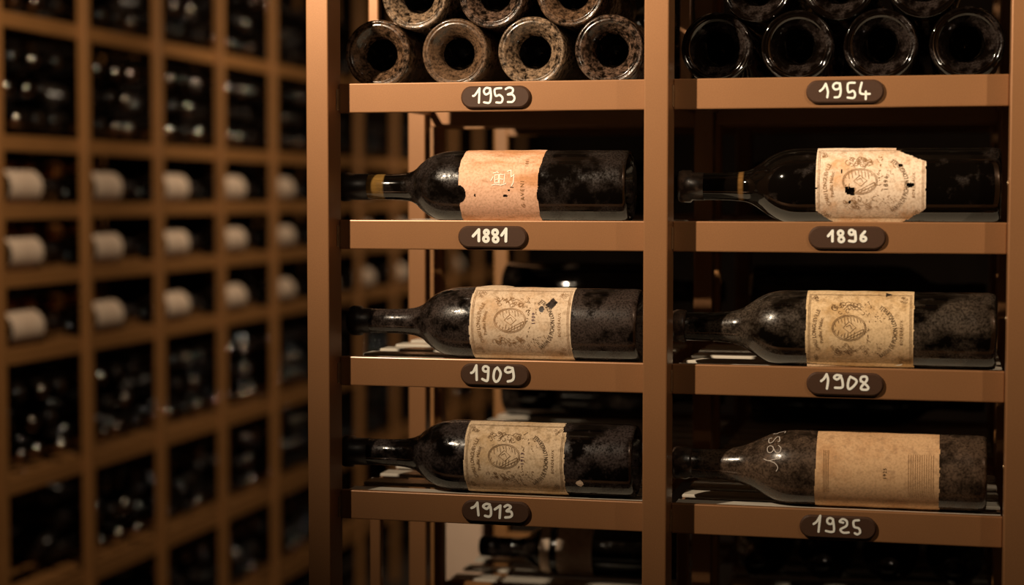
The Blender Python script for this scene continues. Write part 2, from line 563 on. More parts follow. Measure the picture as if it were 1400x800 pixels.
def make_label(name, parent, R, z_neck, z_base, a0, a1, keep, mat, nu=150, nv=120, eps=0.0004):
    """paper wrapped on the glass; keep(u, y): u 0 at the neck side .. 1, y -1 bottom .. 1 top (height on the cylinder)"""
    V, Fc = [], []
    idx = {}
    for i in range(nu + 1):
        for j in range(nv + 1):
            u, v = i / nu, j / nv
            a = math.radians(a0 + (a1 - a0) * v)
            z = z_neck + (z_base - z_neck) * u
            e = eps + 0.00035 * math.sin(u * 9 + v * 3) ** 2 * abs(math.sin(a)) ** 6
            V.append(((R + e) * math.sin(a), -(R + e) * math.cos(a), z))
            idx[i, j] = len(V) - 1
    for i in range(nu):
        for j in range(nv):
            a = math.radians(a0 + (a1 - a0) * (j + 0.5) / nv)
            if keep((i + 0.5) / nu, math.sin(a), a):
                Fc.append((idx[i, j], idx[i + 1, j], idx[i + 1, j + 1], idx[i, j + 1]))
    me = mesh(name, V, Fc, mat, True)
    bm = bmesh.new(); bm.from_mesh(me)
    bmesh.ops.delete(bm, geom=[v for v in bm.verts if not v.link_faces], context='VERTS')
    bm.to_mesh(me); bm.free()
    CULL['f'] = (keep, abs(z_neck - z_base), math.radians(a0), math.radians(a1))
    return link(name, me, parent)


def wrap(name, polys, parent, R, z_neck, mat, eps=0.0009):
    """flat print (p along the bottle from the label's neck edge, q up around it) laid on the label"""
    V, Fc = polys
    out = []
    for i, (p, q) in enumerate(V):
        a = q / R
        e = R + eps + (i % 97) * 2e-7
        out.append((e * math.sin(a), -e * math.cos(a), z_neck - p))
    kp, wd, lo_, hi_ = CULL['f']
    good = []
    for f in Fc:
        p = sum(V[i][0] for i in f) / len(f); a = sum(V[i][1] for i in f) / len(f) / R
        if lo_ < a < hi_ and 0 < p < wd and kp(p / wd, math.sin(a), a): good.append(f)
    used = sorted({i for f in good for i in f}); ren = {o_: n_ for n_, o_ in enumerate(used)}
    out = [out[i] for i in used]; Fc = [tuple(ren[i] for i in f) for f in good]
    return link(name, mesh(name, out, Fc, mat), parent)


def t_straight(s, size, p, q, spacing=1.0):
    V, Fc = text_polys(s, size, spacing)
    return [(p - y, q + x) for x, y in V], Fc


def t_smile(s, size, cp, cq, rho, spacing=1.0, nar=1.0):
    V, Fc = text_polys(s, size, spacing)
    V = [(x * nar, y) for x, y in V]
    return [(cp + (rho - y) * math.cos(x / rho), cq + (rho - y) * math.sin(x / rho)) for x, y in V], Fc


def t_frown(s, size, cp, cq, rho, spacing=1.0, nar=1.0):
    V, Fc = text_polys(s, size, spacing)
    V = [(x * nar, y) for x, y in V]
    return [(cp - (rho + y) * math.cos(x / rho), cq + (rho + y) * math.sin(x / rho)) for x, y in V], Fc


def spiral(cx, cy, r, turns, a0, s=1):
    n = int(14 * turns)
    return [(cx + r * (1 - 0.85 * k / n) * math.cos(a0 + s * 2 * PI * turns * k / n), cy + r * (1 - 0.85 * k / n) * math.sin(a0 + s * 2 * PI * turns * k / n)) for k in range(n + 1)]


def crest_print(lab, R, zn, Wd, year=None, seed=1, faint=False, cq=0.001, soft='ink_soft'):
    """engraved chateau label: border, corner scrolls, oval medallion, mantling and lettering"""
    rnd = random.Random(seed)
    k = Wd / 0.110
    hi, lo = 0.0475, -0.040
    ink, mid = M['ink'], M[soft]
    # border
    bl = []
    for ins in (0.0030, 0.0044):
        a, b, c, d = ins * k, Wd - ins * k, lo + ins, hi - ins
        n = 14
        bl += [[(a, c + (d - c) * i / n) for i in range(n + 1)], [(b, c + (d - c) * i / n) for i in range(n + 1)],
               [(a + (b - a) * i / n, d) for i in range(n + 1)], [(a + (b - a) * i / n, c) for i in range(n + 1)]]
    wrap('border', stroke_polys(bl, 0.00032, 4), lab, R, zn, mid)
    # corner scrolls
    sc = []
    for cx, cy, sx, sy in ((0.0095, hi - 0.010, 1, -1), (0.0095, lo + 0.010, 1, 1), (0.1005, hi - 0.010, -1, -1), (0.1005, lo + 0.010, -1, 1)):
        for j in range(5):
            sc.append(spiral((cx + rnd.uniform(-0.003, 0.004) * sx) * k, cy + rnd.uniform(-0.004, 0.005) * sy, rnd.uniform(0.0015, 0.0032), 1.3, rnd.uniform(0, 6), rnd.choice((-1, 1))))
    wrap('corner_scrolls', stroke_polys(sc, 0.00036, 4), lab, R, zn, mid)
    # medallion and mantling
    mp, mq = 0.0445 * k, cq + 0.004
    em = [arc_pts(mp, mq, 0.0172 * k, 0.0128, 0, 360, 36), arc_pts(mp, mq, 0.0160 * k, 0.0116, 0, 360, 36)]
    em.append([(mp - 0.006 * k, mq), (mp, mq + 0.006), (mp + 0.007 * k, mq + 0.0005), (mp + 0.001 * k, mq - 0.005), (mp - 0.006 * k, mq)])
    em.append([(mp - 0.003 * k, mq + 0.001), (mp + 0.001 * k, mq + 0.003), (mp + 0.003 * k, mq - 0.001)])
    for j in range(9):
        h = -0.0145 + 0.0032 * j
        g = 0.0105 * math.sqrt(max(0, 1 - (h / 0.0160) ** 2))
        em.append([(mp + h * k, mq + g), (mp + (h + 0.001) * k, mq + g * rnd.uniform(0.25, 0.8))])
        em.append([(mp + h * k, mq - g), (mp + (h + 0.001) * k, mq - g * rnd.uniform(0.3, 0.8))])
    em.append([(mp - 0.004 * k, mq - 0.011), (mp + 0.0145 * k, mq - 0.001), (mp + 0.0145 * k, mq - 0.004), (mp - 0.001 * k, mq - 0.0115)])
    for s in (1, -1):
        for j in range(24):
            em.append(spiral(mp + rnd.uniform(-0.018, 0.016) * k, mq + s * rnd.uniform(0.0155, 0.026) - (0.002 if s < 0 else 0), rnd.uniform(0.0018, 0.0042), rnd.uniform(0.5, 1.1), rnd.uniform(0, 6), rnd.choice((-1, 1))))
        em.append(soften([(mp - 0.006 * k, mq + s * 0.0185), (mp, mq + s * 0.024), (mp + 0.008 * k, mq + s * 0.0225), (mp + 0.013 * k, mq + s * 0.0175)], 4))
    wrap('emblem', stroke_polys(em, 0.00042, 4), lab, R, zn, mid)
    dk = []
    for j in range(30):
        p = (0.0635 + rnd.gauss(0, 0.0015)) * k; q = cq + rnd.uniform(-0.030, 0.032)
        dk.append([(p, q), (p + rnd.uniform(-0.0018, 0.0018), q + rnd.uniform(-0.0025, 0.0025))])
    for j in range(40):
        p = (0.074 + rnd.gauss(0, 0.004)) * k; q = cq + rnd.choice((-1, 1)) * rnd.uniform(0.010, 0.024)
        dk.append([(p, q), (p + rnd.uniform(-0.001, 0.001), q + rnd.uniform(-0.001, 0.001))])
    wrap('ornament', stroke_polys(dk, 0.00055, 5), lab, R, zn, mid if faint else M['ink_soft'])
    # lettering
    tx = [t_smile('BARON DE PICHON LONGUEVILLE', 0.0064, 0.0602 * k, cq, 0.0322, 1.0, 0.68)]
    wrap('lettering', merge(*tx), lab, R, zn, M['ink_soft'] if faint else ink)
    t2 = [t_frown('CHAU LONGUEVILLE', 0.0056, 0.0625 * k, cq + 0.001, 0.0505, 1.0, 0.80), t_frown('Pauillac Médoc', 0.0048, 0.0625 * k, cq + 0.001, 0.0445, 1.0, 0.85),
          t_straight('BORDEAUX', 0.0040, 0.0985 * k, cq, 1.25)]
    for tt in t2:
        wrap('lettering', tt, lab, R, zn, mid)
    if year:
        wrap('year_stamp', t_straight(year, 0.0052, 0.0715 * k, cq + 0.006, 1.25), lab, R, zn, M['ink_purple'])


def display_bottle(label, x_base, x_tip, tray, shoulder, neck_r, lip_r, lip_len, glass, cap=None, cap_len=0.03, cap_r=None, R=R0, seg=72):
    zc = ZC + tray - 0.0032 + R * KB
    t = empty('wine_bottle', (x_base * KB, AY, zc), (0, -PI / 2, 0))
    t.scale = (KB, KB, KB)
    tag(t, label, 'bottle', 'old bottles lying along the near shelves')
    L = x_base - x_tip
    prof, n_p = bottle_profile(R, L, shoulder, neck_r, lip_r, lip_len)
    link('glass_body', lathe('glass_body', prof, [glass, M['glass_punt']], seg, [1 if i < 6 else 0 for i in range(len(prof) - 1)]), t)
    if cap:
        cr = cap_r or lip_r + 0.0006
        nr = neck_r + 0.0007
        zl = L - lip_len
        pr = [(L - cap_len, nr - 0.0006), (L - cap_len, nr), (zl - 0.002, nr), (zl, cr), (L - 0.003, cr * 1.01), (L + 0.0004, cr * 0.93), (L + 0.0006, 0)]
        link('capsule', lathe('capsule', pr, cap, 40), t)
    return t, L


def rel(x_base, pts):
    return [(x_base - x, r) for x, r in pts]


G = {}
G['A'] = mat_glass('glass_1881', (0.0028, 0.0019, 0.0013), 0.40, (0.036, 0.026, 0.022), 26, 500, 0.06, 0.08, cork=(0.268, 0.289, (0.26, 0.14, 0.035)))
G['B'] = mat_glass('glass_1909', (0.0028, 0.0019, 0.0013), 0.66, (0.066, 0.046, 0.038), 34, 520, 0.09, 0.07)
G['C'] = mat_glass('glass_1913', (0.0028, 0.0019, 0.0013), 0.46, (0.058, 0.042, 0.038), 30, 420, 0.06, 0.06)
G['D'] = mat_glass('glass_1896', (0.0028, 0.0019, 0.0013), 0.10, (0.032, 0.023, 0.019), 40, 600, 0.05, 0.05, cork=(0.255, 0.262, (0.20, 0.10, 0.03)))
G['E'] = mat_glass('glass_1908', (0.0028, 0.0019, 0.0013), 0.46, (0.090, 0.066, 0.048), 32, 450, 0.07, 0.08, stretch=(1, 1, 0.7))
G['F'] = mat_glass('glass_1925', (0.0028, 0.0019, 0.0013), 0.72, (0.150, 0.095, 0.062), 45, 420, 0.12, 0.14, heavy=0.2)

PAPER = {
 'A': mat_paper('paper_1881', (0.84, 0.50, 0.33), (0.58, 0.27, 0.12), (0.40, 0.19, 0.09), 0.65, 0.35, (1, 1, 0.35)),
 'B': mat_paper('paper_1909', (0.78, 0.59, 0.41), (0.66, 0.43, 0.25), (0.36, 0.23, 0.13), 0.45, 0.5),
 'C': mat_paper('paper_1913', (0.74, 0.55, 0.36), (0.58, 0.39, 0.21), (0.26, 0.17, 0.09), 0.45, 0.6),
 'D': mat_paper('paper_1896', (0.92, 0.72, 0.54), (0.76, 0.44, 0.23), (0.42, 0.27, 0.16), 0.36, 0.40),
 'E': mat_paper('paper_1908', (0.76, 0.54, 0.31), (0.58, 0.36, 0.16), (0.28, 0.16, 0.07), 0.45, 0.45),
 'F': mat_paper('paper_1925', (0.72, 0.45, 0.24), (0.62, 0.35, 0.17), (0.40, 0.24, 0.13), 0.5, 0.55),
}


def in_ell(u, y, cu_, cy, ru, ry):
    return ((u - cu_) / ru) ** 2 + ((y - cy) / ry) ** 2 < 1


def jag(t, f, amp, ph=0.0):
    return amp * (math.sin(t * f + ph) * 0.6 + math.sin(t * f * 2.7 + ph * 2) * 0.4)


# --- 1881
xb = -0.3229
t, L = display_bottle('dusty dark bottle with a blank salmon label, lying on the 1881 shelf', xb, -0.644, TOPS[2],
    rel(xb, [(-0.5120, 0.0385), (-0.5240, 0.0376), (-0.5340, 0.0352), (-0.5430, 0.0310), (-0.5510, 0.0252), (-0.5570, 0.0196), (-0.5640, 0.0160), (-0.5740, 0.0144)]),
    0.0136, 0.0152, 0.010, G['A'], M['lead'], 0.033)


def keepA(u, y, a):
    if in_ell(u, y, 0.01, -0.20, 0.085, 0.24): return False
    if in_ell(u, y, 0.205, -0.235, 0.010, 0.05) or in_ell(u, y, 0.575, -0.25, 0.032, 0.035): return False
    if in_ell(u, y, 0.655, -0.02, 0.022, 0.02) or in_ell(u, y, 0.62, -0.10, 0.02, 0.015): return False
    return (0.005 + 0.02 * max(0, y) ** 4 + jag(y, 9, 0.006)) < u < (0.965 + jag(y, 11, 0.006, 1) + 0.05 * max(0, y) ** 2 - 0.012 * math.exp(-((y + 0.25) / 0.1) ** 2))


zn = xb + 0.5011
lab = make_label('label', t, R0, zn, xb + 0.4120, -72, 84, keepA, PAPER['A'])
em = [[(0.040, 0.004), (0.040, 0.012), (0.044, 0.0125), (0.044, 0.004), (0.040, 0.004)], [(0.045, 0.003), (0.045, 0.013), (0.049, 0.0125)], [(0.0455, 0.008), (0.049, 0.0075)],
      [(0.050, 0.004), (0.0505, 0.013)], [(0.037, 0.0015), (0.041, 0.0025), (0.047, 0.0015), (0.052, 0.003)], [(0.053, 0.016), (0.057, 0.0175), (0.0575, 0.010), (0.0605, 0.0125), (0.060, 0.004), (0.058, 0.0005)],
      [(0.038, 0.014), (0.042, 0.0155), (0.0435, 0.0145)], [(0.041, 0.007), (0.044, 0.008)], [(0.036, 0.006), (0.038, 0.010)]]
wrap('emblem', stroke_polys(em, 0.0010, 6), lab, R0, zn, M['ink_white'])
wrap('lettering', t_straight('G AVENI', 0.0058, 0.0715, -0.008, 1.35), lab, R0, zn, M['ink_tan'])
wrap('year_stamp', t_straight('1881', 0.0050, 0.0745, 0.027, 1.2), lab, R0, zn, M['ink_tan'])

# --- 1909
xb = -0.3108
t, L = display_bottle('dust-coated bottle on the 1909 shelf, cream crest label with two dark holes', xb, -0.6331, TOPS[3],
    rel(xb, [(-0.5000, 0.0385), (-0.5140, 0.0374), (-0.5260, 0.0346), (-0.5360, 0.0298), (-0.5440, 0.0240), (-0.5500, 0.0190), (-0.5580, 0.0156), (-0.5680, 0.0140)]),
    0.0130, 0.0150, 0.012, G['B'], M['lead'], 0.024, 0.0162)


def keepB(u, y, a):
    # lozenge and a smaller round hole
    if abs(u - 0.800) / 0.058 + abs(y - 0.60 - (u - 0.8) * 0.6) / 0.15 < 1: return False
    if in_ell(u, y, 0.705, 0.46, 0.026, 0.085): return False
    return (0.004 + jag(y, 6, 0.003)) < u < (0.994 + jag(y, 7, 0.003))


zn = xb + 0.4894
lab = make_label('label', t, R0, zn, xb + 0.3791, -74, 86, keepB, PAPER['B'])
crest_print(lab, R0, zn, 0.1103, '1909', 3, False, 0.002, 'ink_tan')
# the curled upper edge of the paper
cv, cf = [], []
for i in range(25):
    u = i / 24
    for j in range(6):
        a = math.radians(84 + 5 * j)
        lift = 0.0006 + 0.0032 * math.sin(PI * u) ** 0.7 * (j / 5)
        cv.append(((R0 + lift) * math.sin(a), -(R0 + lift) * math.cos(a), zn - 0.004 - 0.036 * u))
for i in range(24):
    for j in range(5):
        b = i * 6 + j
        cf.append((b, b + 6, b + 7, b + 1))
link('curled_edge', mesh('curled_edge', cv, cf, PAPER['B'], True), lab)

# --- 1913
xb = -0.3150
t, L = display_bottle('bottle on the 1913 shelf, tan crest label with a torn upper corner', xb, -0.6424, TOPS[4],
    rel(xb, [(-0.5080, 0.0385), (-0.5200, 0.0376), (-0.5310, 0.0350), (-0.5410, 0.0306), (-0.5490, 0.0252), (-0.5550, 0.0204), (-0.5630, 0.0170), (-0.5740, 0.0152)]),
    0.0142, 0.0158, 0.012, G['C'], M['lead'], 0.030, 0.0172)


def keepC(u, y, a):
    if u > 0.955 + jag(y, 40, 0.006) and y > 0.80: return False
    return (0.003 + jag(y, 6, 0.002)) < u < (0.996 + jag(y, 12, 0.003))


zn = xb + 0.4954
lab = make_label('label', t, R0, zn, xb + 0.3860, -75, 82, keepC, PAPER['C'])
crest_print(lab, R0, zn, 0.1094, None, 5, False, 0.002)
wrap('year_stamp', merge(t_straight('1913', 0.0052, 0.0660, 0.004, 1.3)), lab, R0, zn, M['ink_purple'])
# a chip of old paper left on the glass
chip = mesh('paper_chip', [((R0 + 0.0012) * math.sin(a), -(R0 + 0.0012) * math.cos(a), xb + 0.3705 + dz) for a, dz in
      [(-0.62, 0.002), (-0.55, 0.0045), (-0.48, 0.003), (-0.43, -0.001), (-0.50, -0.0035), (-0.58, -0.004), (-0.66, -0.001)]], [(0, 1, 2, 3, 4, 5, 6)], PAPER['D'])
link('paper_chip', chip, t)

# --- 1896
xb = 0.0515
t, L = display_bottle('dark clean bottle on the 1896 shelf, pale torn label with black holes', xb, -0.2719, TOPS[2],
    rel(xb, [(-0.1490, 0.0388), (-0.1600, 0.0376), (-0.1700, 0.0345), (-0.1790, 0.0300), (-0.1870, 0.0245), (-0.1950, 0.0190), (-0.2030, 0.0160), (-0.2150, 0.0146)]),
    0.0138, 0.0155, 0.012, G['D'], M['wax'], 0.026, 0.0168, 0.0388)


def keepD(u, y, a):
    X, Y = u, y
    # black holes
    if 0.275 < X < 0.36 and -0.20 < Y + (X - 0.275) * 0.5 < -0.0 and not (Y < -0.16 and X < 0.285): return False
    if in_ell(X, Y, 0.855, 0.03, 0.037, 0.062): return False
    if in_ell(X, Y, 0.765, 0.53, 0.022, 0.045) or in_ell(X, Y, 0.315, -0.40, 0.013, 0.045) or in_ell(X, Y, 0.24, 0.38, 0.008, 0.05): return False
    if X < 0.04 and abs(Y + 0.05) < 0.028 * (1 - X / 0.045): return False
    # torn corners
    if Y > 0.93 - max(0, X - 0.72) * 1.15 + jag(X, 60, 0.012) and X > 0.72: return False
    if Y < -0.62 - X * 1.9 + jag(X, 50, 0.012): return False
    if X > 0.94 and Y < -0.66: return False
    if Y < -0.62 - (0.97 - X) * 1.6 + jag(X, 70, 0.02, 2) and X > 0.55: return False
    return (0.006 + jag(y, 5, 0.002)) < u < (0.992 + jag(y, 9, 0.003))


zn = xb + 0.1297
lab = make_label('label', t, 0.0388, zn, xb + 0.0202, -76, 80, keepD, PAPER['D'])
crest_print(lab, 0.0388, zn, 0.1095, None, 8, True, 0.001, 'ink_tan')
wrap('year_stamp', t_straight('1896', 0.0060, 0.0718, 0.003, 1.3), lab, 0.0388, zn, M['ink_soft'])

# --- 1908
xb = 0.0492
t, L = display_bottle('dusty bottle on the 1908 shelf, tan crest label with a folded lower corner', xb, -0.2774, TOPS[3],
    rel(xb, [(-0.1590, 0.0388), (-0.1700, 0.0378), (-0.1800, 0.0350), (-0.1890, 0.0306), (-0.1970, 0.0254), (-0.2040, 0.0206), (-0.2110, 0.0180), (-0.2200, 0.0166)]),
    0.0150, 0.0158, 0.012, G['E'], M['wax'], 0.014, 0.0170, 0.0388)


def keepE(u, y, a):
    if 0.735 < u < 0.80 and abs(math.degrees(a) - 68) < 7 * (0.80 - u) / 0.065: return False
    if in_ell(u, y, 0.86, -0.845, 0.033, 0.03): return True
    if y < -0.86 - 0.10 * math.sin(u * 3.2) and u < 0.55: return False
    return (0.003 + jag(y, 6, 0.002)) < u < (0.994 + jag(y, 12, 0.004))


zn = xb + 0.1379
lab = make_label('label', t, 0.0388, zn, xb + 0.0306, -76, 86, keepE, PAPER['E'])
crest_print(lab, 0.0388, zn, 0.1073, None, 11, False, 0.000)
# the folded strip at the label's lower edge, lifting off the glass
cv, cf = [], []
for i in range(21):
    u = i / 20
    for j in range(5):
        a = math.radians(-61 - 10 * u - (2.4 * j) * (1 - 0.55 * u))
        e = 0.0388 + 0.0010 + 0.0016 * (j / 4) * (1 - u)
        cv.append((e * math.sin(a), -e * math.cos(a), zn - 0.0005 - 0.056 * u))
for i in range(20):
    for j in range(4):
        b = i * 5 + j
        cf.append((b, b + 5, b + 6, b + 1))
link('folded_edge', mesh('folded_edge', cv, cf, PAPER['D'], True), lab)
tear = [(0.0885, -0.0400), (0.0910, -0.0385), (0.0935, -0.0378), (0.0958, -0.0362), (0.0960, -0.0378), (0.0945, -0.0400), (0.0912, -0.0408)]
wrap('torn_flap', ([(p, q) for p, q in tear], [tuple(range(len(tear)))]), lab, 0.0388, zn, M['white'], 0.0014)

# --- 1925
xb = 0.0420
t, L = display_bottle('bottle thick with brown dust on the 1925 shelf, date scrawled on its shoulder', xb, -0.2760, TOPS[4],
    rel(xb, [(-0.1480, 0.0388), (-0.1600, 0.0376), (-0.1700, 0.0350), (-0.1790, 0.0312), (-0.1880, 0.0268), (-0.1960, 0.0230), (-0.2040, 0.0200), (-0.2160, 0.0174)]),
    0.0150, 0.0162, 0.014, G['F'], M['wax'], 0.020, 0.0170, 0.0388)


def keepF(u, y, a):
    return (0.004 + 0.02 * (y + 1) * 0.5 + jag(y, 6, 0.002)) < u < (0.996 + jag(y, 12, 0.0015))


zn = xb + 0.1285
lab = make_label('label', t, 0.0388, zn, xb + 0.0037, -78, 80, keepF, PAPER['F'])
wrap('year_stamp', t_straight('1925', 0.0048, 0.0725, 0.002, 1.2), lab, 0.0388, zn, M['ink'])
wrap('fine_print', stroke_polys([[(0.094 + 0.0022 * j, -0.022 + 0.004 * i) for i in range(12)] for j in range(12)], 0.00035, 4), lab, 0.0388, zn, M['ink_tan'])
wrap('fine_print', stroke_polys([[(0.010 + 0.0016 * j, -0.020 + 0.004 * i) for i in range(12)] for j in range(4)], 0.00035, 4), lab, 0.0388, zn, M['ink_tan'])


# the scrawled date follows the shoulder
def shoulder_r(zv):
    P = rel(0.0420, [(-0.1280, 0.0388), (-0.1480, 0.0388), (-0.1600, 0.0376), (-0.1700, 0.0350), (-0.1790, 0.0312), (-0.1880, 0.0268), (-0.1960, 0.0230), (-0.2040, 0.0200)])
    for (za, ra), (zb, rb) in zip(P, P[1:]):
        if za <= zv <= zb: return ra + (rb - ra) * (zv - za) / (zb - za)
    return P[-1][1]


# strokes drawn on a 4.7-per-unit sheet: x towards the base, y down round the glass
S25_RAW = [[(612, 283), (645, 290), (685, 278), (722, 272)], [(650, 290), (690, 303), (708, 328), (698, 352)],
       [(650, 200), (633, 212), (636, 236), (658, 240), (674, 222), (668, 204), (650, 200)], [(672, 212), (694, 236), (718, 232), (724, 208), (706, 194)],
       [(656, 158), (638, 164), (640, 184), (662, 180), (688, 150), (706, 146)], [(706, 146), (712, 168), (700, 172)],
       [(668, 108), (660, 130), (688, 132), (700, 108), (728, 98), (742, 108), (738, 124)]]
S25 = []
for line in S25_RAW:
    q = []
    for cx, cy in line:
        d = (cx / 4.705 + 920 - 1049) * 0.000728
        up = (645 - (570 + cy / 4.705)) * 0.000728
        rr_ = shoulder_r(0.0420 + 0.1800 - d)
        q.append((d, math.degrees(math.asin(min(0.97, up / rr_)))))
    S25.append(q)
V, Fc = [], []
for line in S25:
    pts = soften(line, 4)
    Vs, Fs = stroke_polys([[(d, math.radians(a) * 0.034) for d, a in pts]], 0.0008, 6)
    b = len(V)
    for d, q in Vs:
        zv = 0.0420 + 0.1800 - d
        r = shoulder_r(zv) + 0.0011
        a = q / 0.034
        V.append((r * math.sin(a), -r * math.cos(a), zv))
    Fc += [tuple(i + b for i in f) for f in Fs]
link('scrawled_date', mesh('scrawled_date', V, Fc, M['chalk']), t)['label'] = 'scrawled 1925 in pale marker'

# ------------------------------------------------------------------ stacked bottles, bases to the front, above 1953 and 1954
RS = 0.0365
pp, kk = punt(RS)


def stack_profile(R, L=0.30):
    pr = [(z, r) for z, r in pp]
    sh = [(0.185, R), (0.200, R * 0.97), (0.213, R * 0.86), (0.222, R * 0.68), (0.230, R * 0.50), (0.240, 0.0150)]
    pr += [(0.10, R * 1.002)] + smooth_prof([(0.16, R)] + sh + [(0.255, 0.0142)], 3) + [(L - 0.012, 0.0138), (L - 0.011, 0.0155), (L - 0.002, 0.0155), (L, 0.0135), (L, 0)]
    return pr


SP = stack_profile(RS)


def stack_mesh(name, mat, seg=56):
    return lathe(name, SP, [mat, M['glass_punt']], seg, [1 if i < 4 else 0 for i in range(len(SP) - 1)])


dusty = [mat_glass(f'glass_dusty_{i}', (0.0035, 0.0022, 0.0012), d, c, s, 420, 0.16, 0.10, heavy=h) for i, (d, c, s, h) in enumerate([
    (0.62, (0.190, 0.105, 0.058), 150, 0.0), (0.78, (0.180, 0.102, 0.056), 130, 0.1), (0.62, (0.36, 0.235, 0.145), 170, 0.0), (0.46, (0.19, 0.112, 0.074), 170, 0.0)])]
clean = [mat_glass(f'glass_shiny_{i}', (0.0024, 0.0014, 0.0009), d, (0.030, 0.021, 0.018), 50, 450, 0.045, 0.06) for i, d in enumerate([0.30, 0.22, 0.36])]
DM = [stack_mesh('wine_bottle', m) for m in dusty]
CM = [stack_mesh('wine_bottle', m) for m in clean]
ORD = ['leftmost', 'second from left', 'third from left', 'rightmost']
ORD3 = ['leftmost', 'middle', 'rightmost']
ZS = ZC + TOPS[1] - 0.0032 + RS


def put_stack(xs, mset, plate, kind):
    dxh = (xs[3] - xs[0]) / 6
    dzr = math.sqrt((2 * RS + 0.0004) ** 2 - dxh ** 2)
    mi = 0
    for row in range(3):
        line = xs if row % 2 == 0 else [(a + b) / 2 for a, b in zip(xs, xs[1:])]
        for k, x in enumerate(line):
            o = link('wine_bottle', mset[[0, 1, 2, 3, 2, 3, 0, 1, 3, 2, 0][mi] % len(mset)], None,
                     (x, 1.834 + random.uniform(-0.004, 0.006), ZS + row * dzr), (-PI / 2, random.uniform(0, 6.28), 0))
            o.rotation_mode = 'XYZ'
            o.rotation_euler = (-PI / 2, 0, 0)
            mi += 1
            if row == 0: lb = f'{kind} bottle base, {ORD[k]} of the four resting on the {plate} shelf'
            elif row == 1: lb = f'{kind} bottle base, {ORD3[k]} of the three stacked second-row above {plate}'
            else: lb = f'{kind} bottle base in the third row stacked above the {plate} shelf'
            tag(o, lb, 'bottle', f'bottles stacked base-out above {plate}')


put_stack([-0.5910, -0.5065, -0.4235, -0.3405], DM, '1953', 'dusty brown')
put_stack([-0.2310, -0.1490, -0.0670, 0.0165], CM, '1954', 'dark shiny')

put_stack([0.1190, 0.2020, 0.2850, 0.3680], CM, 'right-edge', 'unseen light-blocking dark')  # out-of-view stack, added to keep the right spotlight off the rear posts
for k, tp in enumerate(TOPS[2:5]):  # unseen bottles, added to block light falling on the neighbouring slats
    xb = 0.405
    t, L = display_bottle(['upper', 'middle', 'lower'][k] + ' unseen dark bottle added past the right edge to block light', xb, 0.085, tp,
        rel(xb, [(0.205, 0.0385), (0.193, 0.0376), (0.183, 0.0350), (0.174, 0.0306), (0.166, 0.0252), (0.160, 0.0204), (0.153, 0.0170), (0.143, 0.0152)]),
        0.0142, 0.0158, 0.012, G['D'], M['lead'], 0.030, 0.0172)

# ------------------------------------------------------------------ the long rack down the left wall
LX = -1.78
PIT = 0.3682
LY0 = 2.7908
NB = 13
LEV = [0.3444, 0.1021, -0.0338, -0.1686, -0.3214, -0.5807, -0.8266, -1.07]   # strip centres from the eye
lr = empty('wine_rack', (LX - 0.17, LY0 + 5 * PIT, 0))
tag(lr, 'long bronze wine rack receding along the left wall, out of focus', 'rack')
lpm = box_mesh('post', -0.011, 0.011, -0.012, 0.012, 0, 2.30, M['bronze_far'], 0.003, 2)
lrm = box_mesh('rear_post', -0.010, 0.010, -0.011, 0.011, 0, 2.30, M['bronze_far'], 0)
lsm = box_mesh('shelf_strip', -0.004, 0.004, -PIT / 2 + 0.0122, PIT / 2 - 0.0122, -0.0155, 0.0155, M['bronze_far'], 0.0012, 1)
lsl = box_mesh('slat', -0.030, 0.030, -PIT / 2 + 0.0122, PIT / 2 - 0.0122, -0.004, 0, M['bronze_far'], 0)
for n in range(NB + 1):
    y = LY0 + n * PIT
    child('post', lpm, lr, (LX - 0.011, y, 0))
    child('rear_post', lrm, lr, (LX - 0.345, y, 0))
for n in range(NB):
    y = LY0 + (n + 0.5) * PIT
    for z in LEV:
        child('shelf_strip', lsm, lr, (LX - 0.020, y, ZC + z))
for n in range(NB):
    y = LY0 + (n + 0.5) * PIT
    for z in LEV:
        for k in range(2 if n > 5 else 3):
            child('slat', lsl, lr, (LX - 0.075 - (0.105 if n <= 5 else 0.16) * k, y, ZC + z + 0.0135))

BAY = {0: 'nearest', 1: 'leftmost visible', 2: 'second visible', 3: 'third visible', 4: 'fourth visible', 5: 'fifth visible', 6: 'sixth visible', 7: 'seventh visible', 8: 'eighth visible'}
ROWN = {0.3444: 'topmost bin', 0.1021: 'bin above the labels', -0.5807: 'first bin below the labels', -0.8266: 'second bin below the labels', -1.07: 'third bin below the labels'}
BINS = [(0.3444, range(1, 7)), (0.1021, range(1, 7)), (-0.5807, range(1, 7)), (-0.8266, range(1, 7)), (-1.07, range(3, 7))]
FP = [(0.030, 0), (0.022, 0.012), (0.006, 0.019), (0.0008, 0.026), (0, 0.031), (0.003, 0.0365), (0.10, 0.0368), (0.185, 0.0365), (0.205, 0.034), (0.22, 0.025), (0.235, 0.016), (0.25, 0.014), (0.288, 0.0138), (0.289, 0.0155), (0.30, 0.0145), (0.30, 0)]
M['tin'] = mat_paint('tin_capsule', (0.55, 0.44, 0.38), 0.13, 1.0, 0.05)
CAPP = [(0.255, 0.0146), (0.286, 0.0146), (0.287, 0.0158), (0.296, 0.0158)] + [(0.296 + 0.0105 * math.sin(a), 0.0158 * math.cos(a)) for a in (0.3, 0.6, 0.9, 1.2, 1.4)] + [(0.3066, 0)]
far_prof = smooth_prof(FP[:8], 2)[:-1] + smooth_prof(FP[7:11], 4) + [(0.254, 0.0140)] + CAPP
cap_slots = [1 if z >= 0.2545 else 0 for z, r in far_prof[:-1]]
far_t = lathe('wine_bottle', far_prof, [M['glass_far'], M['tin']], 28, cap_slots)
far_m = lathe('wine_bottle', smooth_prof(FP[:8], 2)[:-1] + smooth_prof(FP[7:12], 4) + FP[12:], M['glass_far'], 28)
